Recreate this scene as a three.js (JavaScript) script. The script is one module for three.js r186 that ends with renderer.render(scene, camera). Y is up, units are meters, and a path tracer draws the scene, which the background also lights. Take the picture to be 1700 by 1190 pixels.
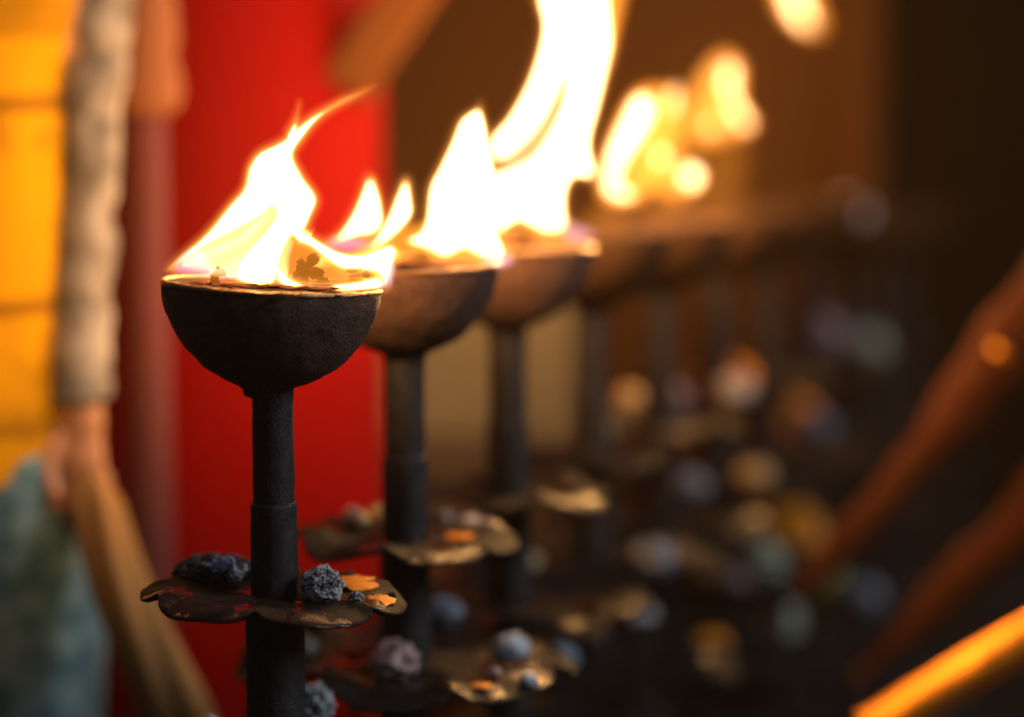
import * as THREE from 'three';
import { ImprovedNoise } from 'three/addons/math/ImprovedNoise.js';
import { mergeGeometries, mergeVertices } from 'three/addons/utils/BufferGeometryUtils.js';

// ------------------------------------------------------------ camera, light, exposure
const scene = new THREE.Scene();
const W = 1700, H = 1190, FOV = 17, FPX = H / 2 / Math.tan(FOV / 2 * Math.PI / 180);
const EYE = new THREE.Vector3(0, 1.27, 0), PITCH = 5.92 * Math.PI / 180, FOCUS = 2.07;
const camera = new THREE.PerspectiveCamera(FOV, 1024 / 717, 0.05, 60);
camera.position.copy(EYE);
camera.rotation.x = -PITCH;
camera.focus = FOCUS;
camera.userData.fStop = 1.05;
camera.updateMatrixWorld(true);

const renderer = new THREE.WebGLRenderer({ antialias: true });
renderer.setSize(1024, 717);
renderer.toneMapping = THREE.LinearToneMapping;
renderer.toneMappingExposure = 1;
renderer.shadowMap.enabled = true;

scene.background = new THREE.Color().setRGB(0.042, 0.048, 0.06);   // dim shade of the courtyard
const daylight = new THREE.DirectionalLight(new THREE.Color().setRGB(0.86, 0.93, 1.0), 1.4);
daylight.position.set(3.4, 3.0, -2.0);
daylight.target.position.set(-0.1, 0.9, -2.6);
daylight.castShadow = true;
daylight.shadow.radius = 45;
Object.assign(daylight.shadow.camera, { left: -4, right: 4, top: 4, bottom: -4, near: 0.1, far: 14 });
scene.add(daylight, daylight.target);
scene.fog = new THREE.FogExp2(new THREE.Color().setRGB(1.0, 0.66, 0.3), 0.004);   // thin lamp smoke, tinted orange to imitate the glow around the flames

// ------------------------------------------------------------ helpers
let seed = 7;
const rnd = () => { seed = (seed + 0x6D2B79F5) | 0; let t = Math.imul(seed ^ (seed >>> 15), 1 | seed); t = (t + Math.imul(t ^ (t >>> 7), 61 | t)) ^ t; return ((t ^ (t >>> 14)) >>> 0) / 4294967296; };
const rr = (a, b) => a + (b - a) * rnd();
const perlin = new ImprovedNoise();
const noise = (x, y, z) => perlin.noise(x + 31.7, y + 17.3, z + 5.9);
const fbm = (x, y, z, n = 4) => { let s = 0, a = 0.5, k = 1; for (let i = 0; i < n; i++) { s += a * noise(x * k, y * k, z * k); a *= 0.5; k *= 2.03; } return s; };
const clamp = (x, a, b) => Math.min(b, Math.max(a, x));
const smooth = (a, b, x) => { const t = clamp((x - a) / (b - a), 0, 1); return t * t * (3 - 2 * t); };
const lerp = (a, b, t) => a + (b - a) * t;
const at = (px, py, d) => new THREE.Vector3((px - W / 2) / FPX * d, (H / 2 - py) / FPX * d, -d).applyMatrix4(camera.matrixWorld);
const used = {};
const numbered = (n) => { const k = used[n] = (used[n] ?? -1) + 1; return k ? `${n}_${String(k).padStart(3, '0')}` : n; };
function thing(name, label, category, pos = [0, 0, 0], group, turn = 0) {
  const o = new THREE.Group(); o.name = numbered(name); o.position.set(...pos); o.rotation.y = turn;
  o.userData = { label, category }; if (group) o.userData.group = group;
  scene.add(o); return o;
}
function mesh(name, geo, mat, parent) {
  const m = new THREE.Mesh(geo, mat); m.name = parent ? name : numbered(name);
  m.castShadow = m.receiveShadow = true; (parent ?? scene).add(m); return m;
}
function solo(name, geo, mat, label, category, pos = [0, 0, 0], group) {
  const m = mesh(name, geo, mat); m.position.set(...pos); m.userData = { label, category }; if (group) m.userData.group = group; return m;
}
function structure(name, geo, mat, pos = [0, 0, 0]) { const m = mesh(name, geo, mat); m.position.set(...pos); m.userData.kind = 'structure'; return m; }
const std = (rgb, roughness = 0.8, metalness = 0, more = {}) => {
  const m = new THREE.MeshStandardMaterial({ roughness, metalness, ...more }); m.color.setRGB(...rgb); return m;
};
const dull = (rgb, roughness = 0.9, more = {}) => { const m = new THREE.MeshPhysicalMaterial({ roughness, specularIntensity: 0.15, ...more }); m.color.setRGB(...rgb); return m; };
function texture(n, f, srgb = false) {
  const d = new Uint8Array(n * n * 4);
  for (let j = 0; j < n; j++) for (let i = 0; i < n; i++) { const c = f(i / n, j / n), k = (j * n + i) * 4; for (let q = 0; q < 3; q++) d[k + q] = clamp(Math.round((c.length ? c[q] : c) * 255), 0, 255); d[k + 3] = 255; }
  const t = new THREE.DataTexture(d, n, n); t.wrapS = t.wrapT = THREE.RepeatWrapping; t.magFilter = THREE.LinearFilter; t.minFilter = THREE.LinearMipmapLinearFilter; t.generateMipmaps = true;
  if (srgb) t.colorSpace = THREE.SRGBColorSpace; t.needsUpdate = true; return t;
}
// noise on a torus, so that it tiles
const tile = (u, v, k, s = 0) => { const a = u * Math.PI * 2, b = v * Math.PI * 2, r = k / (2 * Math.PI); return fbm(Math.cos(a) * r + s, Math.sin(a) * r + Math.cos(b) * r * 0.73, Math.sin(b) * r - s); };

// naive surface nets: field > 0 is inside
function nets(field, lo, hi, cell) {
  const n = [0, 1, 2].map((k) => Math.ceil((hi[k] - lo[k]) / cell) + 1), [nx, ny, nz] = n;
  const F = new Float32Array(nx * ny * nz), id = (i, j, k) => i + nx * (j + ny * k);
  for (let k = 0; k < nz; k++) for (let j = 0; j < ny; j++) for (let i = 0; i < nx; i++) F[id(i, j, k)] = (i && j && k && i < nx - 1 && j < ny - 1 && k < nz - 1) ? field(lo[0] + i * cell, lo[1] + j * cell, lo[2] + k * cell, i, j) : -1;
  const V = new Int32Array(nx * ny * nz).fill(-1), pos = [], idx = [];
  const C = [[0, 0, 0], [1, 0, 0], [0, 1, 0], [1, 1, 0], [0, 0, 1], [1, 0, 1], [0, 1, 1], [1, 1, 1]];
  const E = [[0, 1], [2, 3], [4, 5], [6, 7], [0, 2], [1, 3], [4, 6], [5, 7], [0, 4], [1, 5], [2, 6], [3, 7]];
  for (let k = 0; k < nz - 1; k++) for (let j = 0; j < ny - 1; j++) for (let i = 0; i < nx - 1; i++) {
    const f = C.map((c) => F[id(i + c[0], j + c[1], k + c[2])]); let m = 0; for (const v of f) if (v > 0) m++;
    if (m === 0 || m === 8) continue;
    let x = 0, y = 0, z = 0, q = 0;
    for (const [a, b] of E) if ((f[a] > 0) !== (f[b] > 0)) { const t = f[a] / (f[a] - f[b]); x += lerp(C[a][0], C[b][0], t); y += lerp(C[a][1], C[b][1], t); z += lerp(C[a][2], C[b][2], t); q++; }
    V[id(i, j, k)] = pos.length / 3; pos.push(lo[0] + (i + x / q) * cell, lo[1] + (j + y / q) * cell, lo[2] + (k + z / q) * cell);
  }
  const quad = (a, b, c, d, flip) => { if (a < 0 || b < 0 || c < 0 || d < 0) return; flip ? idx.push(a, c, b, a, d, c) : idx.push(a, b, c, a, c, d); };
  for (let k = 1; k < nz - 1; k++) for (let j = 1; j < ny - 1; j++) for (let i = 1; i < nx - 1; i++) {
    const s = F[id(i, j, k)] > 0;
    if (s !== F[id(i + 1, j, k)] > 0) quad(V[id(i, j - 1, k - 1)], V[id(i, j, k - 1)], V[id(i, j, k)], V[id(i, j - 1, k)], !s);
    if (s !== F[id(i, j + 1, k)] > 0) quad(V[id(i - 1, j, k - 1)], V[id(i - 1, j, k)], V[id(i, j, k)], V[id(i, j, k - 1)], !s);
    if (s !== F[id(i, j, k + 1)] > 0) quad(V[id(i - 1, j - 1, k)], V[id(i, j - 1, k)], V[id(i, j, k)], V[id(i - 1, j, k)], !s);
  }
  const g = new THREE.BufferGeometry();
  g.setAttribute('position', new THREE.Float32BufferAttribute(pos, 3)); g.setIndex(idx); g.computeVertexNormals();
  return g;
}
const lathe = (pts, seg = 64) => new THREE.LatheGeometry(pts.map(([r, y]) => new THREE.Vector2(r, y)), seg);
function roughen(g, amp, freq, s = 0) {   // push vertices along their normals by noise, in metres
  const p = g.attributes.position, nn = g.attributes.normal;
  for (let i = 0; i < p.count; i++) { const x = p.getX(i), y = p.getY(i), z = p.getZ(i), d = amp * 2 * fbm(x * freq + s, y * freq, z * freq + s, 3); p.setXYZ(i, x + nn.getX(i) * d, y + nn.getY(i) * d, z + nn.getZ(i) * d); }
  g.computeVertexNormals(); return g;
}
function metreUV(g, circ, len) { const u = g.attributes.uv; for (let i = 0; i < u.count; i++) u.setXY(i, u.getX(i) * circ, u.getY(i) * len); return g; }
function bevelBox(x, y, z, b = 0.006) {
  const s = new THREE.Shape(); s.moveTo(-x / 2 + b, -y / 2 + b); s.lineTo(x / 2 - b, -y / 2 + b); s.lineTo(x / 2 - b, y / 2 - b); s.lineTo(-x / 2 + b, y / 2 - b); s.closePath();
  const g = new THREE.ExtrudeGeometry(s, { depth: z - 2 * b, bevelEnabled: true, bevelSize: b, bevelThickness: b, bevelSegments: 2 }); g.translate(0, 0, -z / 2 + b); return g;
}

// ------------------------------------------------------------ materials
const grit = texture(512, (u, v) => 0.5 + 0.55 * tile(u, v, 60) + 0.25 * tile(u, v, 14, 3));
grit.repeat.set(7, 7);
const gritFine = grit.clone(); gritFine.repeat.set(9, 9); gritFine.needsUpdate = true;
const sootTint = texture(512, (u, v) => { const a = smooth(-0.12, 0.3, tile(u, v, 22, 9)), b = 0.5 + tile(u, v, 70, 1); const k = lerp(0.62, 1.0, a) * lerp(0.75, 1.1, b); return [k, k * lerp(0.93, 0.97, a), k * lerp(0.9, 0.98, a)]; });
sootTint.repeat.set(5, 5);
const M = {
  bowl: std([0.14, 0.07, 0.045], 0.78, 0.1, { map: sootTint, bumpMap: gritFine, bumpScale: 0.003 }),
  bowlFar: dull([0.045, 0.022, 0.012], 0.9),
  bowlInside: std([0.015, 0.01, 0.008], 0.7, 0.1, { bumpMap: gritFine, bumpScale: 0.001 }),
  rim: std([0.42, 0.24, 0.1], 0.36, 0.85, { bumpMap: gritFine, bumpScale: 0.0012 }),
  iron: std([0.032, 0.032, 0.036], 0.62, 0.35, { map: sootTint, bumpMap: grit, bumpScale: 0.0007 }),
  oil: std([0.05, 0.022, 0.01], 0.12, 0),
  char: std([0.02, 0.016, 0.015], 0.9, 0),
  ember: std([0.05, 0.02, 0.012], 0.9, 0, { emissive: new THREE.Color().setRGB(0.5, 0.09, 0.01) }),
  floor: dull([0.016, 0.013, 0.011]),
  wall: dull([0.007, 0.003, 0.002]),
  red: dull([0.22, 0.0004, 0.0006], 0.8),
  timber: dull([0.16, 0.06, 0.02], 0.7),
  stone: dull([0.2, 0.18, 0.13], 0.9),
};
const trayRough = texture(512, (u, v) => { const a = tile(u, v, 9, 4), b = tile(u, v, 48, 2); const wet = smooth(0.02, 0.1, a + b * 0.35); return lerp(0.72, 0.2, wet); });
const trayTint = texture(512, (u, v) => { const a = tile(u, v, 9, 4), b = tile(u, v, 48, 2), c = tile(u, v, 26, 7); const wet = smooth(0.02, 0.1, a + b * 0.35), dirt = smooth(0.05, 0.22, c); const m = lerp(0.055, 0.3, wet) * lerp(1, 0.3, dirt); return [m, m * lerp(0.86, 0.66, wet), m * lerp(0.76, 0.4, wet)]; }, false);
M.tray = std([0.15, 0.15, 0.16], 1, 0.45, { map: trayTint, roughnessMap: trayRough, bumpMap: grit, bumpScale: 0.0008 });
trayTint.repeat.set(3, 3); trayRough.repeat.set(3, 3);

// ------------------------------------------------------------ large structure
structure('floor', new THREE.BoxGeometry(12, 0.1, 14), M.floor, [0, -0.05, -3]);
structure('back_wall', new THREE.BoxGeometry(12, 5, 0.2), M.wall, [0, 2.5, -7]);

{ // red pillar with a brown brace
  const p = at(372, 600, 3.55), t = thing('pillar', 'tall round red painted pillar behind the nearest oil lamp', 'pillar', [p.x, 0, p.z]);
  const shaft = mesh('shaft', roughen(new THREE.CylinderGeometry(0.232, 0.24, 3.2, 96, 60), 0.0015, 6).translate(0, 1.6, 0), M.red, t);
  mesh('base', lathe([[0, 0], [0.33, 0], [0.335, 0.02], [0.335, 0.1], [0.31, 0.13], [0.26, 0.15], [0.26, 0.19], [0, 0.19]]), M.stone, t);
  const a = at(590, 120, 3.36), b = at(735, -95, 3.3), d = b.clone().sub(a), g = bevelBox(0.075, d.length() + 0.05, 0.06, 0.01);
  const brace = mesh('brace', g, M.timber, t); brace.position.copy(a.add(b).multiplyScalar(0.5).sub(t.position)); brace.quaternion.setFromUnitVectors(new THREE.Vector3(0, 1, 0), d.normalize());
}
{ // stone block on a plinth
  const p = at(790, 600, 4.3), t = thing('stone_block', 'grey olive stone block on a dark plinth between the lamp posts', 'block', [p.x, 0, p.z]);
  const top = at(790, 455, 4.3).y, bottom = at(790, 712, 4.3).y;
  mesh('block', roughen(bevelBox(0.34, top - bottom, 0.3, 0.012), 0.003, 20).translate(0, (top + bottom) / 2, 0), M.stone, t);
  mesh('plinth', bevelBox(0.5, bottom - 0.002, 0.4, 0.012).translate(0, (bottom - 0.002) / 2, 0), std([0.07, 0.045, 0.03], 0.8), t);
}

{ // added brown screen behind the row, standing in for glowing haze
  const a = at(600, 300, 5.0), b = at(1380, 300, 5.0), w = b.x - a.x, t = thing('added_glow_screen', 'added brown screen standing in for flame glow behind the row of lamps', 'screen', [(a.x + b.x) / 2, 0, a.z]);
  const screenBrown = dull([0.105, 0.04, 0.01], 0.85, { bumpMap: grit, bumpScale: 0.002 });
  mesh('panel', bevelBox(w, 2.3, 0.04, 0.006).translate(0, 1.17, 0), screenBrown, t);
  for (const m of [-1, 1]) mesh('upright', bevelBox(0.09, 2.4, 0.09, 0.01).translate(m * (w / 2 + 0.046), 1.2, 0), screenBrown, t);
}

// ------------------------------------------------------------ lamp stands
const RIM_Y = 1.118, BOWL_R = 0.0955;
const PX = (n) => n * 2.08 / FPX;    // pixels of the photograph at the focus, in metres
const bowlProfile = [[183, 0], [182, 18], [176, 42], [167, 64], [156, 84], [142, 104], [126, 122], [106, 139], [84, 153], [60, 163], [46, 169], [40, 176], [36, 186]];
function bowlGeometry(s) {
  const o = bowlProfile.map(([r, y]) => [PX(r), -PX(y)]);
  const spline = new THREE.CatmullRomCurve3(o.map(([r, y]) => new THREE.Vector3(r, y, 0)));
  const pts = spline.getPoints(44).map((v) => [Math.max(v.x, 0.002), v.y]).reverse();
  const g = metreUV(lathe([[0.001, pts[0][1]], ...pts], 140), 0.6, 0.25);
  roughen(g, 0.0011, 55, s); return roughen(g, 0.0012, 14, s + 3);
}
function bowlInner() { return lathe([...Array(16)].map((_, k) => { const t = k / 15; return [PX(178) * Math.cos((1 - t) * 1.5), -PX(4) - PX(120) * Math.sin((1 - t) * 1.5)]; }), 80); }
function ringGeometry(s) {  // uneven worn lip
  const g = new THREE.TorusGeometry(PX(180.5), PX(4.6), 10, 140); g.rotateX(Math.PI / 2); metreUV(g, 0.6, 0.02); return roughen(g, 0.0011, 70, s);
}
const tierShape = (R, n, ph, s) => ({ R, n, ph, s });
function trayAt(T, th, q) {   // q = 0 at the pipe, 1 at the lip
  const lobe = Math.pow(Math.abs(Math.cos(T.n * (th + T.ph) / 2)), 0.55);
  const wob = noise(Math.cos(th) * 1.3 + T.s, Math.sin(th) * 1.3, T.s);
  const r = T.R * (0.14 + 0.86 * q * (0.87 + 0.13 * lobe + 0.09 * wob * q));
  const y = T.R * (-0.05 + 0.08 * smooth(0.35, 0.85, q) - 0.15 * q * q * q * lobe * (0.8 + 0.8 * wob) + 0.05 * q * q * noise(Math.cos(th) * 1.6 + T.s * 2, Math.sin(th) * 1.6, 2 + T.s) + 0.012 * noise(r * 60, th * 3, T.s) + 0.02 * q * noise(Math.cos(th) * 5 + T.s, Math.sin(th) * 5, q * 3));
  return [r * Math.cos(th), y, r * Math.sin(th)];
}
function trayGeometry(T, na = 150, nr = 26) {
  const pos = [], uv = [], idx = [], thick = 0.005;
  for (const side of [0, 1]) for (let j = 0; j <= nr; j++) for (let i = 0; i <= na; i++) {
    const th = i / na * Math.PI * 2, q = j / nr, [x, y, z] = trayAt(T, i === na ? 0 : th, q);
    pos.push(x, y - side * thick * (j === nr ? 0.45 : 1), z); uv.push(x + T.s * 0.37, z + T.s * 0.71);
  }
  const w = na + 1, half = w * (nr + 1);
  for (let j = 0; j < nr; j++) for (let i = 0; i < na; i++) {
    const a = j * w + i, b = a + 1, c = a + w, d = c + 1;
    idx.push(a, b, c, b, d, c); idx.push(half + a, half + c, half + b, half + b, half + c, half + d);
  }
  for (let i = 0; i < na; i++) { const a = nr * w + i, b = a + 1; idx.push(a, b, half + a, b, half + b, half + a); }
  const g = new THREE.BufferGeometry(); g.setAttribute('position', new THREE.Float32BufferAttribute(pos, 3)); g.setAttribute('uv', new THREE.Float32BufferAttribute(uv, 2)); g.setIndex(idx); g.computeVertexNormals();
  return g;
}
const bowlGeos = [bowlGeometry(0), bowlGeometry(11), bowlGeometry(23)], ringGeos = [ringGeometry(1), ringGeometry(5)], inner = bowlInner();
const oilGeo = roughen(new THREE.CircleGeometry(PX(170), 64).rotateX(-Math.PI / 2), 0.001, 40);
function pipe(r, y0, y1, name, parent, collar = false) {
  const h = y1 - y0, b = 0.003, pts = collar ? [[r - 0.004, 0], [r, 0.001], [r, h - b], [r - 0.001, h - 0.001], [r - 0.003, h], [r - 0.005, h]] : [[r, 0], [r, h * 0.5], [r, h]];
  const fine = []; for (let k = 0; k < pts.length - 1; k++) { const m = Math.max(1, Math.round(Math.abs(pts[k + 1][1] - pts[k][1]) / 0.006)); for (let q = 0; q < m; q++) fine.push([lerp(pts[k][0], pts[k + 1][0], q / m), lerp(pts[k][1], pts[k + 1][1], q / m)]); }
  fine.push(pts.at(-1));
  const g = metreUV(lathe(fine, 48), r * 6.28, h); roughen(g, 0.0006, 45, y0);
  const m = mesh(name, g, M.iron, parent); m.position.y = y0; return m;
}
const stands = [];
function lampStand(i, label, o = {}) {
  const d = 2.08 + 0.288 * i + (o.dd ?? 0), x = -0.209 + 0.102 * i + (o.dx ?? 0);
  const t = thing('oil_lamp_stand', label, 'lamp stand', [x, 0, -d], 'oil lamp stands in a receding row');
  const k = o.fat ?? 1, shifts = -(o.drop ?? 0), rimY = RIM_Y + shifts, bowlBottom = rimY - PX(178);
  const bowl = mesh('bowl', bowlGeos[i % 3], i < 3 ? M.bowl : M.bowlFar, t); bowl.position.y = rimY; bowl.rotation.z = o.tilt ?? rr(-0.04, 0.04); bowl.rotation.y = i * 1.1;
  mesh('bowl_lining', inner, M.bowlInside, bowl);
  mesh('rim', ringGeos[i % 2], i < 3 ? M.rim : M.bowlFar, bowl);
  const oil = mesh('oil', oilGeo, M.oil, bowl); oil.position.y = -PX(9);
  const tiers = [[0.418, 0.116, 6], i ? [0.54, 0.172, 7] : [0.57, 0.15, 7], [0.665, 0.19, 7], [0.795, 0.2, 8]];
  t.tiers = [];
  const y1 = EYE.y - 0.418 + shifts;
  pipe(PX(35) * k, y1 + 0.07, bowlBottom + 0.004, 'neck_pipe', t);
  pipe(PX(40) * k, y1 - 0.012, y1 + 0.076, 'collar', t, true);
  let top = y1 - 0.014;
  tiers.forEach(([h, R, n], q) => {
    const y = EYE.y - h + shifts, T = tierShape(R * (o.wide ?? 1), n, i * 0.7 + q * 1.9 + (o.ph ?? 0), i * 3.1 + q * 1.7 + 0.4);
    const m = mesh('tray', trayGeometry(T, i < 3 ? 150 : 90, i < 3 ? 26 : 16), M.tray, t); m.position.y = y; m.rotation.z = o.lean?.[q] ?? rr(-0.03, 0.03);
    T.y = y; T.lean = m.rotation.z; t.tiers.push(T);
  });
  pipe(PX(q4(i)) * k, 0.03, y1 - 0.012, 'post', t);
  const foot = mesh('foot_plate', lathe([[0, 0], [0.16, 0], [0.162, 0.008], [0.155, 0.018], [0.05, 0.03], [0, 0.03]]), M.iron, t);
  t.x = x; t.d = d; stands[i] = t; return t;
}
function q4(i) { return i ? 44 : 50; }
lampStand(0, 'nearest burning oil lamp stand, in sharp focus, with sooty bowl and petal tray', { tilt: -0.055, ph: -0.05, lean: [-0.045, 0, 0, 0] });
lampStand(1, 'second burning lamp stand from the left, slightly blurred, with wax on its trays', { tilt: 0.03, fat: 1.12, ph: 0.2 });
lampStand(2, 'third burning lamp stand from the left, under the tallest flame', { fat: 1.15, tilt: 0.0 });
const ordinal = ['fourth', 'fifth', 'sixth', 'seventh', 'eighth', 'ninth', 'tenth', 'eleventh'];
for (let i = 3; i < 11; i++) lampStand(i, `${ordinal[i - 3]} oil lamp stand from the left in the blurred receding row`, { fat: 1.1, drop: i > 7 ? 0.05 : 0 });

// a point of a tray under a pixel of the photograph
function onTray(i, q, px, py) {
  const t = stands[i], T = t.tiers[q], a = at(px, py, 1).sub(EYE), y = T.y - 0.06 * T.R, s = (y - EYE.y) / a.y;
  return polar(t, T, EYE.x + a.x * s - t.x, EYE.z + a.z * s + t.d);
}
function polar(t, T, lx, lz) {
  const th = (Math.atan2(lz, lx) + Math.PI * 2) % (Math.PI * 2), r = Math.hypot(lx, lz);
  let best = 0; for (let k = 0; k <= 60; k++) { const [x, , z] = trayAt(T, th, k / 60); if (Math.hypot(x, z) <= r) best = k / 60; }
  best = clamp(best, 0.3, 0.93);
  const [x, y, z] = trayAt(T, th, best), c = Math.cos(T.lean), s = Math.sin(T.lean);
  return new THREE.Vector3(t.x + x * c - y * s, T.y + x * s + y * c, -t.d + z);
}

// ------------------------------------------------------------ flames
// thin gas: a flame's opacity follows how thick it is there (vertex alpha), its colour is that of its layer
const gas = (rgb) => Object.assign(std([0, 0, 0], 1, 0, { transparent: true, vertexColors: true, depthWrite: false, side: THREE.DoubleSide }), { emissive: new THREE.Color().setRGB(...rgb) });
const mantleMat = gas([13, 4.9, 0.85]), coreMat = gas([16, 11, 6]), veilMat = gas([9, 2.7, 0.22]), creamMat = gas([10, 6, 2.4]), blueMat = gas([0.45, 0.6, 1.9]);
function outline(pts, n = 150) {
  const c = new THREE.CatmullRomCurve3(pts.map(([x, y]) => new THREE.Vector3(x, y, 0)), true, 'centripetal');
  return c.getPoints(n).map((v) => [v.x, v.y]);
}
function depthIn(poly, x, y) {   // distance to the outline, positive inside
  let d = 1e9, s = false;
  for (let i = 0, j = poly.length - 1; i < poly.length; j = i++) {
    const [ax, ay] = poly[j], [bx, by] = poly[i], ex = bx - ax, ey = by - ay, l = ex * ex + ey * ey, t = l ? clamp(((x - ax) * ex + (y - ay) * ey) / l, 0, 1) : 0;
    const qx = ax + ex * t - x, qy = ay + ey * t - y; d = Math.min(d, qx * qx + qy * qy);
    if ((ay > y) !== (by > y) && x < ax + (y - ay) / (by - ay) * ex) s = !s;
  }
  return (s ? 1 : -1) * Math.sqrt(d);
}
// tongues: { p: outline in pixels, z: depth offset, bow: how far the sheet bends, tk: thickness, veil, blue }
function flame(i, label, tongues, o = {}) {
  const t = stands[i], c = new THREE.Vector3(t.x, RIM_Y, -t.d + (o.z ?? 0)), v = c.clone().applyMatrix4(camera.matrixWorldInverse), sc = -v.z / FPX;
  const cx = W / 2 + v.x / sc, cy = H / 2 - v.y / sc, cell = (o.cell ?? 3) * sc;
  const g = thing('flame', label, 'flame', c.toArray(), 'flames of the oil lamps');
  const P = tongues.map((q) => ({ z: 0, tk: 0.02, ...q, fade: q.fade && [...[0, 2].flatMap((n) => [(q.fade[n] - cx) * sc, (cy - q.fade[n + 1]) * sc]), q.fade[4]], poly: outline(q.p.map(([x, y]) => [(x - cx) * sc, (cy - y) * sc])) }));
  const thin = (q, x, y) => { if (!q.fade) return 0; const [ax, ay, bx, by, k] = q.fade, ex = bx - ax, ey = by - ay; return k * smooth(0, 1, ((x - ax) * ex + (y - ay) * ey) / (ex * ex + ey * ey)); };
  // lev: where the layer begins, in pixels inside the outline; ramp: [pixels further in, opacity] pairs
  const layer = (set, lev, ramp, name, mat, dim = o.dim ?? 1) => {
    if (!set.length) return;
    const lo = [1e9, 1e9, 1e9], hi = [-1e9, -1e9, -1e9], grow = Math.max(0, -lev * sc) + 3 * cell;
    for (const q of set) { for (const [x, y] of q.poly) { lo[0] = Math.min(lo[0], x); hi[0] = Math.max(hi[0], x); lo[1] = Math.min(lo[1], y); hi[1] = Math.max(hi[1], y); } lo[2] = Math.min(lo[2], q.z - q.tk * 2); hi[2] = Math.max(hi[2], q.z + q.tk * 2); }
    for (let n = 0; n < 3; n++) { lo[n] -= grow; hi[n] += grow; }
    const nx = Math.ceil((hi[0] - lo[0]) / cell) + 1, ny = Math.ceil((hi[1] - lo[1]) / cell) + 1;
    const D = set.map((q) => { const a = new Float32Array(nx * ny); for (let j = 0; j < ny; j++) for (let k = 0; k < nx; k++) a[j * nx + k] = depthIn(q.poly, lo[0] + k * cell, lo[1] + j * cell) / sc; return a; });
    const f = (x, y, z, k, j) => { let best = -9; for (let n = 0; n < set.length; n++) { const q = set[n]; best = Math.max(best, (D[n][j * nx + k] - lev) * sc / 0.01 - ((z - q.z) / q.tk) ** 2); } return best; };
    const geo = nets(f, lo, hi, cell); if (!geo.index.count) return;
    const p = geo.attributes.position, col = new Float32Array(p.count * 4).fill(1);
    for (let n = 0; n < p.count; n++) {
      const u = (p.getX(n) - lo[0]) / cell, w = (p.getY(n) - lo[1]) / cell, iu = clamp(Math.floor(u), 0, nx - 2), iw = clamp(Math.floor(w), 0, ny - 2), fu = u - iu, fw = w - iw;
      let best = -99; for (let m = 0; m < set.length; m++) { const a = D[m], k = iw * nx + iu; best = Math.max(best, lerp(lerp(a[k], a[k + 1], fu), lerp(a[k + nx], a[k + nx + 1], fu), fw) - lev - thin(set[m], p.getX(n), p.getY(n))); }
      let a = ramp[0][1]; for (let m = 1; m < ramp.length; m++) if (best > ramp[m - 1][0]) a = lerp(ramp[m - 1][1], ramp[m][1], clamp((best - ramp[m - 1][0]) / (ramp[m][0] - ramp[m - 1][0]), 0, 1));
      col[n * 4 + 3] = a * dim;
    }
    geo.setAttribute('color', new THREE.BufferAttribute(col, 4));
    mesh(name, geo, mat, g);
  };
  const body = P.filter((q) => !q.veil && !q.blue && !q.cream && !q.foot);
  layer(body, -15, [[0, 0], [7, 0.004], [12, 0.014], [15, 0.034], [18, 0.1], [21, 0.26], [26, 0.5], [34, 0.65]], 'flame_mantle', mantleMat);  // faint outermost fringe imitates the lens glow around the flame
  for (const q of P) if (q.foot) layer([q], -6, [[0, 0], [14, 0.006], [30, 0.014]], 'flame_foot', veilMat, 1);
  layer(body, 1.5, [[0, 0], [3, 0.12], [9, 0.45], [16, 0.85]], 'flame_core', coreMat, Math.min(1, 1.3 * (o.dim ?? 1)));
  for (const q of P) if (q.veil) layer([q], -4, [[0, 0], [10, 0.035], [24, 0.05]], 'flame_veil', veilMat, o.dim ? 2.2 : 1);
  for (const q of P) if (q.cream) layer([q], -3, [[0, 0], [9, 0.05], [20, 0.085]], 'pale_veil', creamMat);
  for (const q of P) if (q.blue) layer([q], -4, [[0, 0], [12, 0.15]], 'blue_base', blueMat);
  for (const [lx, ly, power] of o.lamps ?? []) {
    const L = new THREE.PointLight(new THREE.Color().setRGB(1, 0.5, 0.16), power); L.position.set((lx - cx) * sc, (cy - ly) * sc, 0.0); L.castShadow = true; L.shadow.radius = 1.4; g.add(L);
  }
  return g;
}
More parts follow.
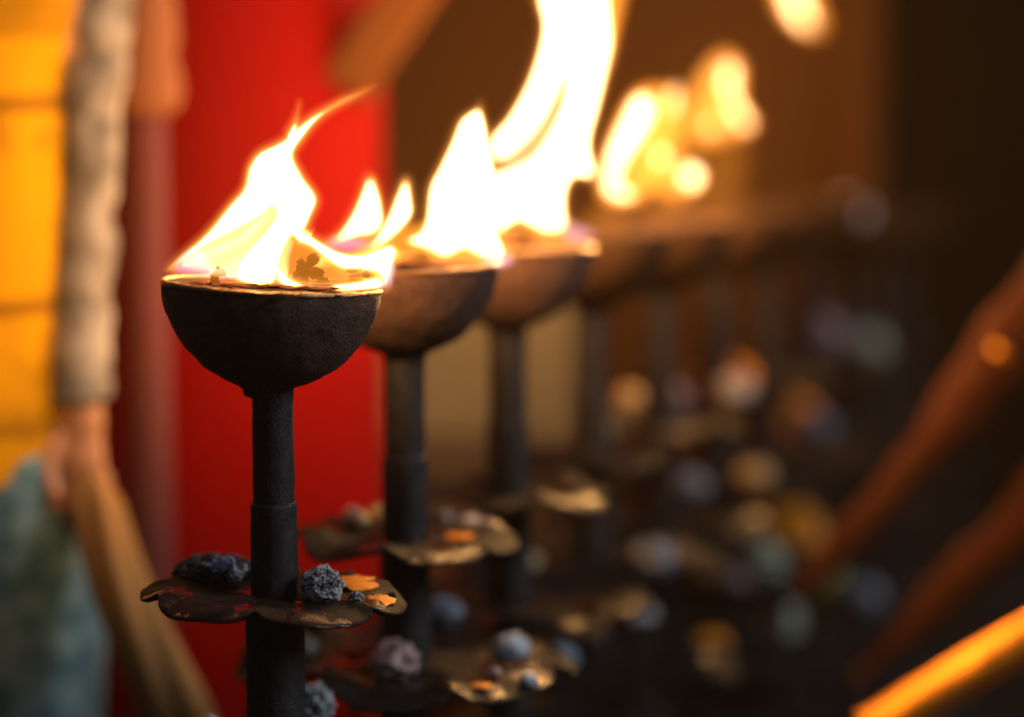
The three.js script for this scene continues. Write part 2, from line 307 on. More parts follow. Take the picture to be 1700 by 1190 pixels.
flame(0, 'tall leaning flame with a long curling tip in the nearest sharp bowl', [
  { z: 0.0, tk: 0.02, fade: [496, 220, 556, 172, 10], p: [[284, 446], [300, 428], [346, 386], [384, 340], [408, 312], [418, 276], [434, 254], [462, 240], [484, 226], [507, 203], [532, 180], [567, 159], [600, 148], [626, 143], [608, 161], [575, 181], [541, 199], [520, 213], [503, 232], [488, 258], [502, 292], [526, 331], [516, 360], [504, 384], [486, 392], [466, 372], [455, 344], [436, 358], [398, 380], [356, 402], [318, 424]] },
  { z: 0.012, tk: 0.014, p: [[470, 342], [492, 352], [488, 384], [473, 418], [464, 452], [452, 474], [424, 472], [396, 460], [398, 440], [416, 414], [440, 386], [458, 362]] },
  { z: 0.02, tk: 0.012, p: [[484, 372], [506, 380], [530, 396], [568, 416], [602, 420], [630, 411], [650, 404], [660, 412], [655, 438], [642, 470], [630, 452], [604, 446], [572, 444], [548, 430], [520, 408], [496, 396]] },
  { z: 0.035, tk: 0.010, p: [[470, 432], [478, 448], [498, 462], [540, 468], [596, 462], [636, 456], [640, 470], [600, 478], [540, 482], [490, 476], [466, 458]] },
  { z: 0.005, tk: 0.007, fade: [488, 225, 498, 180, 6], p: [[472, 250], [480, 226], [490, 202], [501, 170], [498, 205], [496, 228], [490, 250]] },
  { cream: true, tk: 0.012, z: -0.01, p: [[300, 440], [345, 400], [400, 370], [455, 335], [470, 345], [450, 380], [415, 425], [395, 455], [340, 452]] },
  { cream: true, tk: 0.006, z: 0.02, p: [[308, 438], [350, 408], [400, 390], [446, 352], [430, 385], [390, 412], [345, 432]] },
  { cream: true, tk: 0.006, z: 0.028, p: [[352, 450], [396, 426], [432, 396], [446, 388], [424, 420], [402, 452]] },
  { cream: true, tk: 0.005, z: 0.03, p: [[470, 440], [482, 400], [492, 396], [486, 424], [482, 452]] },
  { veil: true, tk: 0.03, p: [[286, 448], [340, 395], [400, 345], [460, 330], [500, 360], [520, 395], [570, 424], [650, 412], [642, 474], [560, 480], [450, 478], [340, 466]] },
  { blue: true, tk: 0.012, z: -0.04, p: [[281, 452], [290, 432], [318, 414], [330, 424], [350, 448], [420, 462], [455, 474], [400, 474], [330, 464]] },
  { blue: true, tk: 0.012, z: 0.02, p: [[636, 474], [648, 444], [657, 438], [650, 470]] },
], { cell: 2.4, lamps: [[455, 318, 0.66]] });
flame(1, 'bright white flame with two small side tongues in the second bowl', [
  { p: [[546, 402], [568, 386], [592, 350], [606, 318], [617, 294], [628, 318], [634, 345], [635, 368], [622, 384], [598, 388], [572, 396]], tk: 0.018, z: 0.02 },
  { p: [[600, 418], [622, 402], [648, 360], [664, 322], [677, 297], [684, 330], [685, 352], [668, 376], [640, 400], [620, 412]], tk: 0.016, z: 0.03 },
  { p: [[676, 400], [700, 386], [709, 366], [717, 310], [733, 278], [752, 238], [768, 200], [786, 178], [803, 158], [806, 190], [808, 232], [822, 300], [822, 380], [836, 424], [800, 424], [771, 412], [740, 424], [706, 410]], tk: 0.024, fade: [780, 215, 803, 160, 14] },
  { veil: true, p: [[555, 404], [600, 384], [680, 370], [820, 380], [850, 434], [800, 448], [690, 446], [600, 424]], tk: 0.04 },
  { blue: true, p: [[545, 404], [580, 392], [620, 402], [580, 412]], tk: 0.015, z: 0.03 },
  { blue: true, p: [[800, 424], [830, 412], [852, 432], [820, 440]], tk: 0.02, z: 0.03 },
], { cell: 3, lamps: [[765, 330, 0.63]] });
flame(2, 'tallest flame, sweeping up and right beyond the top edge', [
  { p: [[820, 384], [814, 320], [822, 292], [846, 286], [890, 260], [921, 214], [942, 160], [944, 116], [925, 150], [896, 204], [864, 240], [836, 260], [818, 260], [818, 236], [848, 200], [880, 142], [899, 86], [905, 40], [893, 0], [880, -60], [900, -90], [960, -120], [1010, -150], [1036, -60], [1031, 0], [1021, 44], [1010, 90], [1001, 130], [986, 190], [977, 222], [975, 250], [985, 292], [952, 290], [937, 312], [934, 345], [936, 376], [905, 382], [885, 372], [860, 362]], tk: 0.026, fade: [955, 60, 1015, -40, 34] },
  { veil: true, p: [[980, -120], [1030, -100], [1046, -50], [1038, 10], [1026, 60], [1012, 110], [990, 140], [975, 60]], tk: 0.02, z: 0.01 },
  { veil: true, p: [[985, -100], [1036, -60], [1028, 10], [1012, 80], [990, 100]], tk: 0.014, z: -0.01 },
  { cream: true, p: [[830, 272], [870, 240], [912, 190], [940, 120], [962, 80], [950, 150], [920, 220], [880, 262], [840, 288]], tk: 0.02 },
  { veil: true, p: [[825, 384], [870, 360], [935, 366], [984, 392], [970, 402], [850, 402]], tk: 0.04 },
  { blue: true, p: [[932, 372], [950, 374], [986, 394], [970, 400], [940, 394]], tk: 0.02 },
], { cell: 3.6, lamps: [[900, 230, 0.71], [880, 330, 0.42]] });
flame(3, 'blurred flame leaning right in the fourth bowl, beside the tallest flame', [
  { p: [[1004, 318], [1006, 268], [1028, 210], [1056, 160], [1074, 158], [1086, 186], [1066, 230], [1040, 268], [1030, 302], [1058, 322], [1036, 334]], tk: 0.016 },
  { veil: true, p: [[1000, 330], [1010, 240], [1060, 150], [1110, 150], [1110, 240], [1070, 330]], tk: 0.03 },
  { foot: true, p: [[950, 386], [990, 330], [1060, 320], [1030, 386]], tk: 0.02 },
], { cell: 3.4, dim: 0.28, lamps: [[1035, 250, 0.9]] });
flame(4, 'low blurred flame of two bright spots in the fifth bowl', [
  { p: [[1094, 244], [1108, 252], [1106, 270], [1092, 276], [1084, 262]], tk: 0.016 },
  { p: [[1130, 280], [1150, 274], [1166, 290], [1154, 312], [1134, 308]], tk: 0.024 },
  { p: [[1112, 150], [1122, 142], [1124, 176], [1110, 196], [1104, 180]], tk: 0.008 },
  { veil: true, p: [[1075, 300], [1090, 230], [1120, 150], [1140, 180], [1130, 260], [1165, 300], [1120, 330]], tk: 0.02 },
  { foot: true, p: [[1060, 368], [1085, 296], [1150, 304], [1130, 368]], tk: 0.02 },
], { cell: 3, dim: 0.3, lamps: [[1148, 293, 0.9]] });
flame(5, 'blurred orange flame bending down right in the sixth bowl', [
  { p: [[1196, 122], [1210, 104], [1220, 122], [1218, 152], [1232, 182], [1246, 206], [1234, 216], [1214, 192], [1200, 156]], tk: 0.016 },
  { p: [[1168, 204], [1182, 198], [1190, 212], [1178, 222]], tk: 0.01 },
  { veil: true, p: [[1140, 240], [1150, 150], [1200, 90], [1226, 110], [1228, 170], [1250, 210], [1200, 230]], tk: 0.02 },
  { foot: true, p: [[1155, 352], [1168, 225], [1236, 212], [1226, 352]], tk: 0.02 },
], { cell: 3, dim: 0.3, lamps: [[1206, 132, 1.2]] });
flame(7, 'blurred flame tongue torn off high above the row', [
  { p: [[1290, -60], [1312, -40], [1330, 0], [1344, 44], [1340, 52], [1316, 34], [1300, 0]], tk: 0.014 },
  { veil: true, p: [[1280, -60], [1320, -50], [1350, 10], [1360, 56], [1320, 44], [1292, 10]], tk: 0.02 },
], { cell: 3, dim: 0.3, lamps: [[1328, 14, 0.8]] });

// ------------------------------------------------------------ lumps of ash, wax and char
function lumpGeometry(r, amp, freq, s, squash = 0.8, detail = 4, colors = null) {
  let g = mergeVertices(new THREE.IcosahedronGeometry(1, detail).deleteAttribute('uv').deleteAttribute('normal'), 1e-4);
  const p = g.attributes.position, col = [];
  for (let i = 0; i < p.count; i++) {
    const x = p.getX(i), y = p.getY(i), z = p.getZ(i), n = fbm(x * freq + s, y * freq - s, z * freq + 2 * s, detail > 12 ? 4 : 3), ridge = 0.6 - Math.abs(noise(x * freq * 1.3 + s, y * freq * 1.3, z * freq * 1.3)) * 2;
    const k = r * (1 + amp * (1.5 * n + 0.35 * ridge)); p.setXYZ(i, x * k, y * k * squash, z * k);
    if (colors) { const t = smooth(-0.22, 0.3, 0.7 * n + 0.5 * noise(x * 9 + s, y * 9, z * 9) + 0.35 * noise(x * 23, y * 23 + s, z * 23)), c = colors; col.push(lerp(c[0][0], c[1][0], t), lerp(c[0][1], c[1][1], t), lerp(c[0][2], c[1][2], t)); }
  }
  if (colors) g.setAttribute('color', new THREE.Float32BufferAttribute(col, 3));
  g.computeVertexNormals(); return g;
}
const crumbly = std([1, 1, 1], 0.95, 0, { vertexColors: true });
const sooty = dull([1, 1, 1], 1, { vertexColors: true, specularIntensity: 0.03 });
const waxy = new THREE.MeshPhysicalMaterial({ roughness: 0.5, vertexColors: true, clearcoat: 0.2, clearcoatRoughness: 0.4 });
const CRUMB = [[0.006, 0.005, 0.005], [0.07, 0.06, 0.058]], SOOT = [[0.0015, 0.001, 0.001], [0.012, 0.007, 0.005]], ASH = [[0.02, 0.02, 0.022], [0.5, 0.49, 0.52]], BLACK = [[0.008, 0.007, 0.007], [0.03, 0.026, 0.025]], LILAC = [[0.2, 0.2, 0.32], [0.6, 0.6, 0.85]];
const PINK = [[0.2, 0.1, 0.1], [0.55, 0.36, 0.36]], WHITE = [[0.35, 0.33, 0.34], [0.7, 0.66, 0.66]], TAN = [[0.3, 0.2, 0.08], [0.62, 0.45, 0.25]], PALE = [[0.3, 0.4, 0.5], [0.55, 0.65, 0.75]], YELLOW = [[0.4, 0.34, 0.06], [0.75, 0.62, 0.16]], SLATE = [[0.08, 0.1, 0.14], [0.25, 0.28, 0.36]], ORANGE = [[0.6, 0.16, 0.02], [0.85, 0.32, 0.05]], GREEN = [[0.2, 0.24, 0.16], [0.42, 0.48, 0.34]];
function lump(name, label, category, i, q, px, py, rpx, colors, o = {}) {
  const t = stands[i], p = onTray(i, q, px, py), r = rpx * t.d / FPX, sq = o.squash ?? 0.8;
  const m = solo(name, lumpGeometry(r, o.amp ?? 0.3, o.freq ?? 2.2, rnd() * 50, sq, o.detail ?? 4, colors), o.wax ? waxy : crumbly, label, category, [p.x, p.y + r * sq * 0.72, p.z], o.group);
  m.rotation.y = rnd() * 6; return m;
}
// nearest tray: heap of char, crumbs, one large ash ball
{
  const p = onTray(0, 0, 350, 962), t = thing('char_heap', 'heap of black charred crumbs with lilac ash on the left of the nearest tray', 'char', p.toArray());
  for (let k = 0; k < 70; k++) {
    const a = rr(0, 6.28), q = Math.sqrt(rnd()), x = Math.cos(a) * q * PX(68), z = Math.sin(a) * q * PX(85), r = PX(rr(5, 15)), y = PX(lerp(30, 2, q)) * rr(0.2, 1);
    const m = mesh('crumb', lumpGeometry(r, 0.8, 2.0, k * 3.3, rr(0.5, 1), 5, k % 6 ? CRUMB : ASH), crumbly, t); m.position.set(x + PX(6), y, z);
  }
  for (let k = 0; k < 13; k++) { const m = mesh('ash_flake', lumpGeometry(PX(rr(4, 9)), 0.8, 2, k * 7.1, rr(0.5, 1.6), 5, LILAC), crumbly, t); m.position.set(PX(rr(-2, 48)), PX(rr(10, 30)), PX(rr(52, 86))); m.rotation.z = rr(-0.8, 0.8); }
}
lump('ash_ball', 'round grey ash ball beside the pipe on the nearest tray', 'ash', 0, 0, 520, 992, 35, ASH, { amp: 0.26, freq: 1.5, detail: 28, squash: 0.92 });
lump('ash_crumb', 'small grey ash crumb right of the ash ball on the nearest tray', 'ash', 0, 0, 594, 1003, 12, ASH, { amp: 0.5, freq: 2.5, detail: 10 });
lump('ash_crumb', 'tiny dark crumb at the right tip of the nearest tray', 'ash', 0, 0, 652, 984, 7, BLACK, { amp: 0.5, detail: 6 });
lump('ash_crumb', 'black crumb behind the ash ball on the nearest tray', 'ash', 0, 0, 580, 958, 13, BLACK, { amp: 0.5, detail: 8 });
lump('ash_clump', 'pointed white and grey ash clump at the bottom edge under the nearest tray', 'ash', 0, 1, 540, 1192, 34, [[0.05, 0.05, 0.055], [0.55, 0.6, 0.62]], { amp: 0.45, freq: 2.6, detail: 16, squash: 1 });
lump('ash_clump', 'small pale ash clump at the bottom edge left of the nearest post', 'ash', 0, 1, 318, 1204, 16, WHITE, { amp: 0.4, detail: 8 });
// second stand
const W2 = { wax: true, detail: 6, group: 'wax lumps on the lamp trays' };
lump('wax_lump', 'tan wax lump at the back of the second stand\'s upper tray', 'wax', 1, 0, 606, 838, 21, TAN, W2);
lump('wax_lump', 'pinkish white wax cone on the front left of the second stand\'s upper tray', 'wax', 1, 0, 585, 880, 18, PINK, { ...W2, squash: 1 });
lump('wax_lump', 'yellowish wax lump at the left edge of the second stand\'s upper tray', 'wax', 1, 0, 556, 850, 19, YELLOW, W2);
lump('wax_lump', 'small white wax bit right of the second post on its upper tray', 'wax', 1, 0, 744, 862, 10, WHITE, W2);
lump('wax_lump', 'long white wax lump at the right of the second stand\'s upper tray', 'wax', 1, 0, 784, 864, 19, WHITE, { ...W2, squash: 0.6 });
lump('wax_lump', 'pale pink wax lump at the right end of the second stand\'s upper tray', 'wax', 1, 0, 822, 866, 16, PINK, W2);
lump('wax_lump', 'large pink wax lump on the front of the second stand\'s lower tray', 'wax', 1, 1, 655, 1124, 40, PINK, { ...W2, detail: 10 });
lump('wax_lump', 'pale blue wax lump on the right of the second stand\'s lower tray', 'wax', 1, 1, 850, 1094, 30, PALE, W2);
lump('wax_lump', 'slate grey wax lump behind the second post on its lower tray', 'wax', 1, 1, 736, 1048, 34, SLATE, W2);
lump('wax_lump', 'pale green wax stub on the left of the second stand\'s lower tray', 'wax', 1, 1, 528, 1060, 26, GREEN, { ...W2, squash: 1.1 });
lump('wax_lump', 'white wax lump just right of the nearest post, on the lower tray behind', 'wax', 1, 1, 505, 1096, 22, WHITE, W2);
lump('wax_lump', 'small pink wax bit at the front right of the second stand\'s lower tray', 'wax', 1, 1, 822, 1132, 11, PINK, W2);
lump('wax_lump', 'pale blue wax lump at the far right edge of the second stand\'s lower tray', 'wax', 1, 1, 905, 1140, 15, PALE, W2);
lump('wax_lump', 'pale blue wax lump on the left of the third stand\'s trays', 'wax', 2, 2, 972, 1106, 26, PALE, W2);
// further stands: blurred spots of wax and leftovers
const far = [
  [3, 1, 1100, 960, 30, SLATE, 'slate blue'], [3, 2, 1105, 1010, 26, WHITE, 'whitish'], [4, 0, 1030, 682, 24, TAN, 'tan'], [4, 0, 1150, 645, 30, PINK, 'pinkish'], [4, 1, 1165, 812, 26, WHITE, 'whitish'],
  [5, 0, 1300, 712, 24, WHITE, 'pale lilac'], [4, 2, 1175, 975, 22, YELLOW, 'yellow'], [5, 2, 1215, 985, 24, PINK, 'pinkish grey'], [5, 2, 1260, 958, 34, GREEN, 'pale green'],
  [6, 3, 1420, 965, 34, YELLOW, 'large bright yellow'], [6, 3, 1430, 1020, 30, SLATE, 'slate blue'], [5, 3, 1160, 1110, 24, SLATE, 'dim grey'], [6, 3, 1310, 1110, 34, GREEN, 'dim green'], [7, 0, 1380, 575, 34, PINK, 'pinkish grey'],
  [8, 0, 1480, 590, 34, GREEN, 'olive grey'], [7, 1, 1450, 905, 26, SLATE, 'grey lilac'], [3, 0, 1080, 560, 24, TAN, 'brownish'], [5, 1, 1240, 806, 24, TAN, 'tan'],
  [3, 1, 1000, 868, 20, TAN, 'tan'], [2, 1, 930, 880, 18, TAN, 'tan'],
];
const where = ['upper tray', 'second tray', 'third tray', 'lowest tray'];
for (const [i, q, px, py, r, c, w] of far) lump('wax_lump', `blurred ${w} wax lump on the ${where[q]} of the ${['', '', 'third', ...ordinal][i]} stand`, 'wax', i, q, px, py, r * 1.25, c, W2);
for (let i = 8; i < 9; i++) { // unlit bowls far back hold leftovers
  const t = stands[i];
  solo('wax_lump', lumpGeometry(0.045, 0.25, 2, i * 5, 0.7, 6, i === 8 ? WHITE : TAN), waxy, `blurred ${i === 8 ? 'grey' : 'brown'} heap filling the unlit bowl of the ${ordinal[i - 3]} stand`, 'wax', [t.x, RIM_Y - 0.038, -t.d], W2.group);
}
const nearReflection = std([0.95, 0.36, 0.025], 0.42, 0.3), farReflection = std([0.95, 0.31, 0.015], 0.4, 0);  // added orange slabs; their colour stands in for flames mirrored in the trays
for (const [i, q, px, py, r, w] of [[6, 1, 1345, 722, 40, 'bright orange pool on the second tray of the seventh stand'], [5, 0, 1260, 605, 36, 'orange pool on the upper tray of the sixth stand'], [6, 2, 1310, 905, 40, 'orange pool on the third tray of the seventh stand'], [3, 2, 1190, 1058, 24, 'orange pool on the third tray of the fourth stand'], [4, 3, 1240, 1048, 24, 'orange pool on the lowest tray of the fifth stand'], [1, 0, 765, 890, 26, 'orange pool at the front of the second stand\'s upper tray'], [1, 1, 800, 1142, 16, 'small orange pool at the front of the second stand\'s lower tray'], [1, 1, 890, 1128, 12, 'tiny orange pool at the right lip of the second stand\'s lower tray'], [0, 0, 596, 974, 22, 'orange streak right of the ash ball on the nearest tray'], [0, 0, 636, 994, 15, 'short orange streak at the right lip of the nearest tray']]) {
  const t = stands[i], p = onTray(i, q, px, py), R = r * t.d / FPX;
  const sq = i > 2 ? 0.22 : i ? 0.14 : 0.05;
  const m = solo('flame_reflection_slab', lumpGeometry(R * (i > 2 ? 1.3 : i ? 1 : 1.35), i > 2 ? 0.18 : i ? 0.35 : 0.6, i ? 1.6 : 2.2, rnd() * 40, sq, 12), i > 2 ? farReflection : nearReflection, 'painted_flame_reflection ' + w, 'wax', [p.x, p.y + R * sq * 0.7, p.z], 'painted flame reflections on the trays'); m.rotation.y = rnd() * 6; if (!i) m.rotation.set(0.18, 0, -0.08);
  if (i > 2) { m.position.y += R * 0.35; m.quaternion.setFromUnitVectors(new THREE.Vector3(0, 1, 0), EYE.clone().sub(m.position).normalize().add(new THREE.Vector3(stands[5].x, RIM_Y + 0.16, -stands[5].d).sub(m.position).normalize()).normalize()); }   // tilted between eye and flame, so the painted reflection faces both
}
// charred wicks in the burning bowls
for (const [i, l] of [[0, 'nearest'], [1, 'second'], [2, 'third']]) {
  const t = stands[i];
  solo('char_bed', lumpGeometry(PX(158), 0.3, 4.5, 3 + i * 7, 0.09, 24, [[0.004, 0.002, 0.002], [0.05, 0.015, 0.012]]), sooty, `dark crusted bed of char filling the ${l} burning bowl`, 'char', [t.x, RIM_Y - PX(6), -t.d]);
}
function wick(i, px, py, rpx, label, ember = false) {
  const t = stands[i], r = rpx * t.d / FPX, p = at(px, py, t.d / Math.cos(PITCH)), y0 = RIM_Y - PX(4);
  const o = thing('charred_wick', label, 'wick', [p.x, y0, -t.d + 0.01]), top = Math.max(p.y - y0, r * 0.4);
  for (let k = 0; k < 11; k++) {
    const q = k / 10, rk = r * rr(0.32, 0.62) * (1 - 0.35 * q), m = mesh(k ? 'char_flake' : 'char_lump', lumpGeometry(rk, 0.8, 1.7, rnd() * 40, rr(0.5, 1.1), 7, SOOT), sooty, o);
    m.position.set(rr(-1.25, 1.25) * r * (1 - 0.5 * q), q * (top + r * 0.6) * rr(0.7, 1), rr(-0.6, 0.6) * r); m.rotation.set(rr(-1, 1), rr(0, 6), rr(-1, 1));
  }
  if (ember) for (let k = 0; k < 3; k++) { const m = mesh('ember', lumpGeometry(r * rr(0.1, 0.2), 0.5, 3, k * 9, 0.7, 5), M.ember, o); m.position.set(rr(-0.9, 0.9) * r, rr(0, 0.7) * r, r * 0.6); }
  return o;
}
wick(0, 515, 434, 25, 'knobbly charred wick in the dark hollow of the nearest flame', true);
wick(0, 600, 450, 18, 'low charred wick at the right side of the nearest bowl');
wick(0, 366, 450, 13, 'small charred wick at the left side of the nearest bowl', true);
wick(1, 700, 430, 20, 'charred wick in the second bowl', true);
wick(2, 870, 392, 18, 'charred wick in the third bowl');

// ------------------------------------------------------------ people and things at the left
{
  const d = 2.74, base = new THREE.Vector3((-106 - W / 2) / FPX * d, 0, -d);
  const t = thing('person', 'person in a yellow striped top and blue trousers, grey sleeve hanging, at the left edge', 'person', base.toArray());
  const Y = (py) => EYE.y - (py - 182) / FPX * d, X = (px) => (px - W / 2) / FPX * d - base.x;
  const cap = (p, a, b, ra, rb, sx = 1) => { // rounded cone; sx squashes depth
    const bx = b[0] - a[0], by = b[1] - a[1], bz = b[2] - a[2], px = p[0] - a[0], py = p[1] - a[1], pz = (p[2] - a[2]) / sx, l = bx * bx + by * by + bz * bz, h = clamp((px * bx + py * by + pz * bz) / l, 0, 1);
    return Math.hypot(px - bx * h, py - by * h, pz - bz * h) - lerp(ra, rb, h);
  };
  const smin = (a, b, k) => { const h = clamp(0.5 + 0.5 * (b - a) / k, 0, 1); return lerp(b, a, h) - k * h * (1 - h); };
  const wristY = Y(650), elbowY = Y(390), sh = 1.4;
  const armL = [[0.19, sh, 0], [X(146), elbowY, 0.03], [X(140), wristY, 0.05]], armR = [[-0.16, sh, 0], [-0.24, 1.12, 0], [-0.25, 0.9, 0.04]];
  const bodyF = (x, y, z) => {
    const p = [x, y, z];
    let s = cap(p, [0, 1.0, 0], [0, 1.3, 0], 0.135, 0.145, 0.75); s = smin(s, cap(p, [-0.12, 1.39, 0], [0.12, 1.39, 0], 0.06, 0.06, 1), 0.06);
    s = smin(s, cap(p, [0, 1.42, 0], [0, 1.52, 0.01], 0.052, 0.05), 0.03); s = smin(s, cap(p, [0, 1.58, 0.02], [0, 1.66, 0], 0.068, 0.086, 1.1), 0.03);
    s = smin(s, cap(p, [0, 1.6, 0.09], [0, 1.565, 0.108], 0.008, 0.014), 0.015);
    for (const m of [-1, 1]) { s = smin(s, cap(p, [m * 0.085, 1.62, 0], [m * 0.088, 1.59, 0], 0.012, 0.009), 0.01); s = smin(s, cap(p, [m * 0.085, 0.92, 0], [m * 0.09, 0.5, 0.01], 0.085, 0.055), 0.05); s = smin(s, cap(p, [m * 0.09, 0.5, 0.01], [m * 0.095, 0.09, -0.01], 0.055, 0.036), 0.03); s = smin(s, cap(p, [m * 0.095, 0.045, -0.03], [m * 0.11, 0.03, 0.15], 0.042, 0.03), 0.03); }
    for (const A of [armL, armR]) { s = smin(s, cap(p, A[0], A[1], 0.034, 0.026), 0.03); s = smin(s, cap(p, A[1], A[2], 0.026, 0.022), 0.015); }
    return -s;
  };
  const handF = (A, m) => { const [wx, wy, wz] = A[2]; return (x, y, z) => {
    const p = [x, y, z]; let s = cap(p, [wx, wy + 0.03, wz], [wx, wy - 0.02, wz], 0.024, 0.022); s = smin(s, cap(p, [wx, wy - 0.03, wz], [wx, wy - 0.075, wz + 0.01], 0.024, 0.03, 0.7), 0.02);
    for (let f = 0; f < 4; f++) { const fx = wx + (f - 1.5) * 0.019, L = [0.03, 0.036, 0.034, 0.026][f], a = [fx, wy - 0.09, wz + 0.012], b = [fx, wy - 0.09 - L, wz + 0.03], c = [fx - m * 0.006, wy - 0.09 - L * 1.5, wz + 0.012], e = [fx - m * 0.01, wy - 0.09 - L * 1.1, wz - 0.008]; s = Math.min(s, cap(p, a, b, 0.0092, 0.0086), cap(p, b, c, 0.0086, 0.008), cap(p, c, e, 0.008, 0.0072)); }
    s = smin(s, cap(p, [wx - m * 0.02, wy - 0.04, wz + 0.012], [wx - m * 0.034, wy - 0.075, wz + 0.03], 0.012, 0.01), 0.006); s = Math.min(s, cap(p, [wx - m * 0.034, wy - 0.075, wz + 0.03], [wx - m * 0.024, wy - 0.105, wz + 0.04], 0.01, 0.0085));
    return -s; }; };
  const parts = [nets(bodyF, [-0.36, -0.02, -0.2], [0.36, 1.8, 0.24], 0.013)];
  for (const [A, m] of [[armL, 1], [armR, -1]]) { const [x, y, z] = A[2]; parts.push(nets(handF(A, m), [x - 0.06, y - 0.17, z - 0.06], [x + 0.06, y + 0.03, z + 0.07], 0.0036)); }
  const skin = new THREE.MeshPhysicalMaterial({ roughness: 0.55 }); skin.color.setRGB(0.42, 0.2, 0.11);
  mesh('body', mergeGeometries(parts), skin, t);
  // clothing
  const paint = (g, f) => { const p = g.attributes.position, c = []; for (let i = 0; i < p.count; i++) c.push(...f(p.getX(i), p.getY(i), p.getZ(i))); g.setAttribute('color', new THREE.Float32BufferAttribute(c, 3)); return g; };
  const hem = Y(822);
  const top = nets((x, y, z) => { const p = [x, y, z], fold = 0.006 * noise(x * 14, y * 5, z * 14); let s = cap(p, [0, 0.8, 0], [0, 1.3, 0], 0.17, 0.165, 0.8); s = smin(s, cap(p, [-0.12, 1.4, 0], [0.12, 1.4, 0], 0.07, 0.07), 0.05); return -Math.max(s + fold, hem + 0.035 * x / 0.16 - y); }, [-0.24, 0.7, -0.2], [0.26, 1.52, 0.2], 0.008);
  const bands = [[Y(62), 0.016, 0.5], [Y(30), 0.012, 0.5], [Y(186), 0.0125, 0.9], [Y(512), 0.0125, 0.9], [Y(710), 0.011, 0.75]];
  mesh('yellow_top', paint(top, (x, y, z) => { let k = 0; for (const [b, w, s] of bands) k = Math.max(k, s * smooth(w, w * 0.6, Math.abs(y - b - 0.012 * x / 0.16))); k = Math.max(k, 0.45 * smooth(0.12, 0.3, fbm(x * 9, y * 9, z * 9))); return [lerp(0.56, 0.2, k), lerp(0.27, 0.085, k), lerp(0.003, 0.006, k)]; }), dull([1, 1, 1], 0.9, { vertexColors: true }), t);
  const sleeve = (A) => nets((x, y, z) => { const p = [x, y, z], fold = 0.004 * noise(x * 30, y * 22, z * 30) + 0.005 * noise(x * 12, y * 34, z * 12); return -Math.max(smin(cap(p, A[0], A[1], 0.04, 0.032), cap(p, A[1], A[2], 0.032, 0.036), 0.02) + fold, A[2][1] - 0.004 - y); }, [Math.min(A[0][0], A[1][0], A[2][0]) - 0.08, A[2][1] - 0.06, -0.1], [Math.max(A[0][0], A[1][0], A[2][0]) + 0.08, sh + 0.08, 0.12], 0.007);
  for (const A of [armL, armR]) mesh('sleeve', paint(sleeve(A), (x, y, z) => { const k = smooth(-0.25, 0.25, fbm(x * 26, y * 20, z * 26)), c = y < A[2][1] + 0.1 ? 1.25 : 1; return [lerp(0.12, 0.27, k) * c, lerp(0.11, 0.245, k) * c, lerp(0.1, 0.23, k) * c]; }), dull([1, 1, 1], 0.9, { vertexColors: true }), t);
  const legs = nets((x, y, z) => { const p = [x, y, z], fold = 0.006 * noise(x * 16, y * 7, z * 16); let s = cap(p, [0, 0.86, 0], [0, 0.98, 0], 0.155, 0.14, 0.8); for (const m of [-1, 1]) s = smin(s, cap(p, [m * 0.085, 0.85, 0], [m * 0.095, 0.06, 0], 0.1, 0.075), 0.03); return -Math.max(s + fold, 0.055 - y); }, [-0.24, 0.0, -0.2], [0.24, 1.1, 0.2], 0.01);
  mesh('trousers', paint(legs, (x, y, z) => { const k = smooth(-0.22, 0.25, fbm(x * 30, y * 30, z * 30)); return [lerp(0.07, 0.2, k), lerp(0.17, 0.33, k), lerp(0.22, 0.38, k)]; }), dull([1, 1, 1], 0.95, { vertexColors: true }), t);
  for (const m of [-1, 1]) mesh('eye', new THREE.SphereGeometry(0.011, 20, 14).translate(m * 0.03, 1.612, 0.079), std([0.03, 0.02, 0.016], 0.2), t);
  mesh('mouth', new THREE.CapsuleGeometry(0.005, 0.03, 6, 14).rotateZ(Math.PI / 2).translate(0, 1.54, 0.087), dull([0.28, 0.09, 0.07], 0.5), t);
  mesh('hair', nets((x, y, z) => { const s = cap([x, y, z], [0, 1.62, -0.02], [0, 1.68, -0.012], 0.088, 0.092, 1.05); return -Math.max(s + 0.003 * noise(x * 80, y * 20, z * 80), -(y - 1.63 + z * -0.9 + 0.02)); }, [-0.12, 1.48, -0.16], [0.12, 1.82, 0.14], 0.008), std([0.012, 0.01, 0.009], 0.5), t);
  // rolled cloth held in the hanging hand, slanting to the ground
  const p0 = at(138, 775, 2.7), p1 = at(196, 960, 2.66), p2 = at(272, 1130, 2.62), dir = p2.clone().sub(p1); const p3 = p2.clone().addScaledVector(dir, (p2.y - 0.04) / -dir.y);
  const curve = new THREE.CatmullRomCurve3([p0, p1, p2, p3]), tube = new THREE.TubeGeometry(curve, 120, 0.032, 28), tp = tube.attributes.position, v = new THREE.Vector3(), c = new THREE.Vector3();
  for (let i = 0; i < tp.count; i++) { const u = Math.floor(i / 29) / 120, a = (i % 29) / 28 * 6.283; curve.getPointAt(clamp(u, 0, 1), c); v.fromBufferAttribute(tp, i).sub(c).multiplyScalar(lerp(0.85, 1.1, Math.sin(u * 3.14)) * (1 + 0.12 * Math.sin(a * 5 + u * 22)) * smooth(-0.02, 0.05, u) * smooth(1.02, 0.95, u)).add(c); tp.setXYZ(i, v.x, v.y, v.z); }
  tube.computeVertexNormals();
  solo('rolled_cloth', tube, dull([0.3, 0.17, 0.065], 0.85), 'rolled tan cloth bundle held in the hanging hand, slanting down right', 'cloth');
}
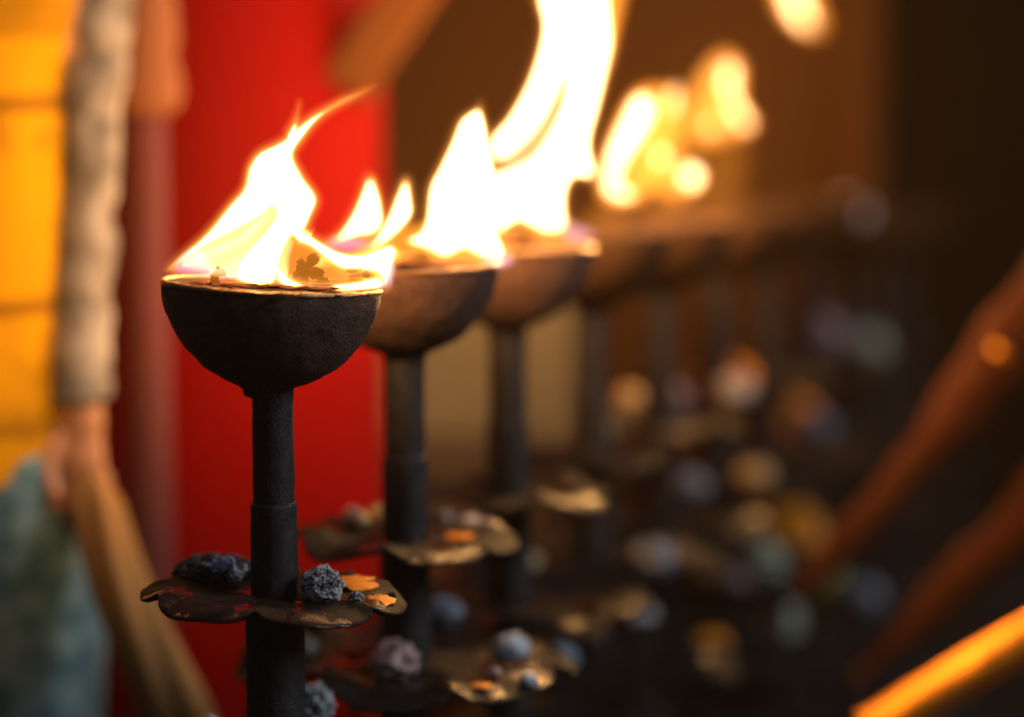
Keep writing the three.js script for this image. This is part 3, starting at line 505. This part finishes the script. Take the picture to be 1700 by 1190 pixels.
{ // mauve post with brown block
  const d = 2.95, x = (243 - W / 2) / FPX * d, Y = (py) => EYE.y - (py - 182) / FPX * d;
  const t = thing('post', 'mauve wooden post with a rounded brown head in front of the red pillar', 'post', [x, 0, -d]);
  mesh('shaft', roughen(new THREE.CylinderGeometry(0.026, 0.03, Y(195), 40, 60), 0.001, 20).translate(0, Y(195) / 2, 0), dull([0.11, 0.035, 0.04], 0.8), t);
  mesh('head', roughen(lathe([[0, Y(196)], [0.02, Y(195)], [0.034, Y(182)], [0.039, Y(150)], [0.036, Y(112)], [0.032, Y(92)], [0.036, Y(70)], [0.035, Y(25)], [0.03, Y(-20)], [0.026, Y(-60)], [0.012, Y(-75)], [0, Y(-76)]], 48), 0.002, 25).scale(1.2, 1, 1.2), dull([0.2, 0.08, 0.04], 0.7), t);
}
// ------------------------------------------------------------ rails at the right
{
  const bar = (a, b, r, name, mat, parent) => { const d = b.clone().sub(a), g = roughen(new THREE.CylinderGeometry(r, r, d.length(), 32, 80), 0.002, 14); const m = mesh(name, g, mat, parent); m.position.copy(a).add(b).multiplyScalar(0.5).sub(parent.position); m.quaternion.setFromUnitVectors(new THREE.Vector3(0, 1, 0), d.normalize()); return m; };
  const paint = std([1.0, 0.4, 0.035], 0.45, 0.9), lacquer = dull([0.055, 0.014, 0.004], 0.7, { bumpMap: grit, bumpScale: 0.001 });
  const e = at(1800, 1002, 2.85), t = thing('handrail', 'bright orange slanting handrail at the bottom right corner', 'rail', [e.x, 0, e.z]);
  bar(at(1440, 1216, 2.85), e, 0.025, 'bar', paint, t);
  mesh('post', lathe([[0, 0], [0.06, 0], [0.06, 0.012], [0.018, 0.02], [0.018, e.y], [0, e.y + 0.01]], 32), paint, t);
  const D = 3.2, e2 = at(1840, 395, D), t2 = thing('railing', 'brown tapering slanted bars with an orange knob, blurred, at the right edge', 'rail', [e2.x, 0, e2.z]);
  const horn = (a, b, r0, r1, s) => { const d = b.clone().sub(a), g = roughen(new THREE.CylinderGeometry(r1, r0, d.length(), 36, 60), 0.012, 9, s), m = mesh('bar', g, lacquer, t2); m.position.copy(a).add(b).multiplyScalar(0.5).sub(t2.position); m.quaternion.setFromUnitVectors(new THREE.Vector3(0, 1, 0), d.normalize()); };
  horn(at(1330, 985, D), e2, 0.012, 0.066, 1); horn(at(1420, 1130, D), at(1840, 735, D), 0.008, 0.056, 4);
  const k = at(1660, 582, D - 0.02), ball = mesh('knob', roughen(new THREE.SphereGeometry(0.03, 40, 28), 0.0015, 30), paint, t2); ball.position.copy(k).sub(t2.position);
  mesh('post', lathe([[0, 0], [0.07, 0], [0.07, 0.012], [0.035, 0.02], [0.035, e2.y + 0.03], [0, e2.y + 0.05]], 32), lacquer, t2);
}
renderer.render(scene, camera);
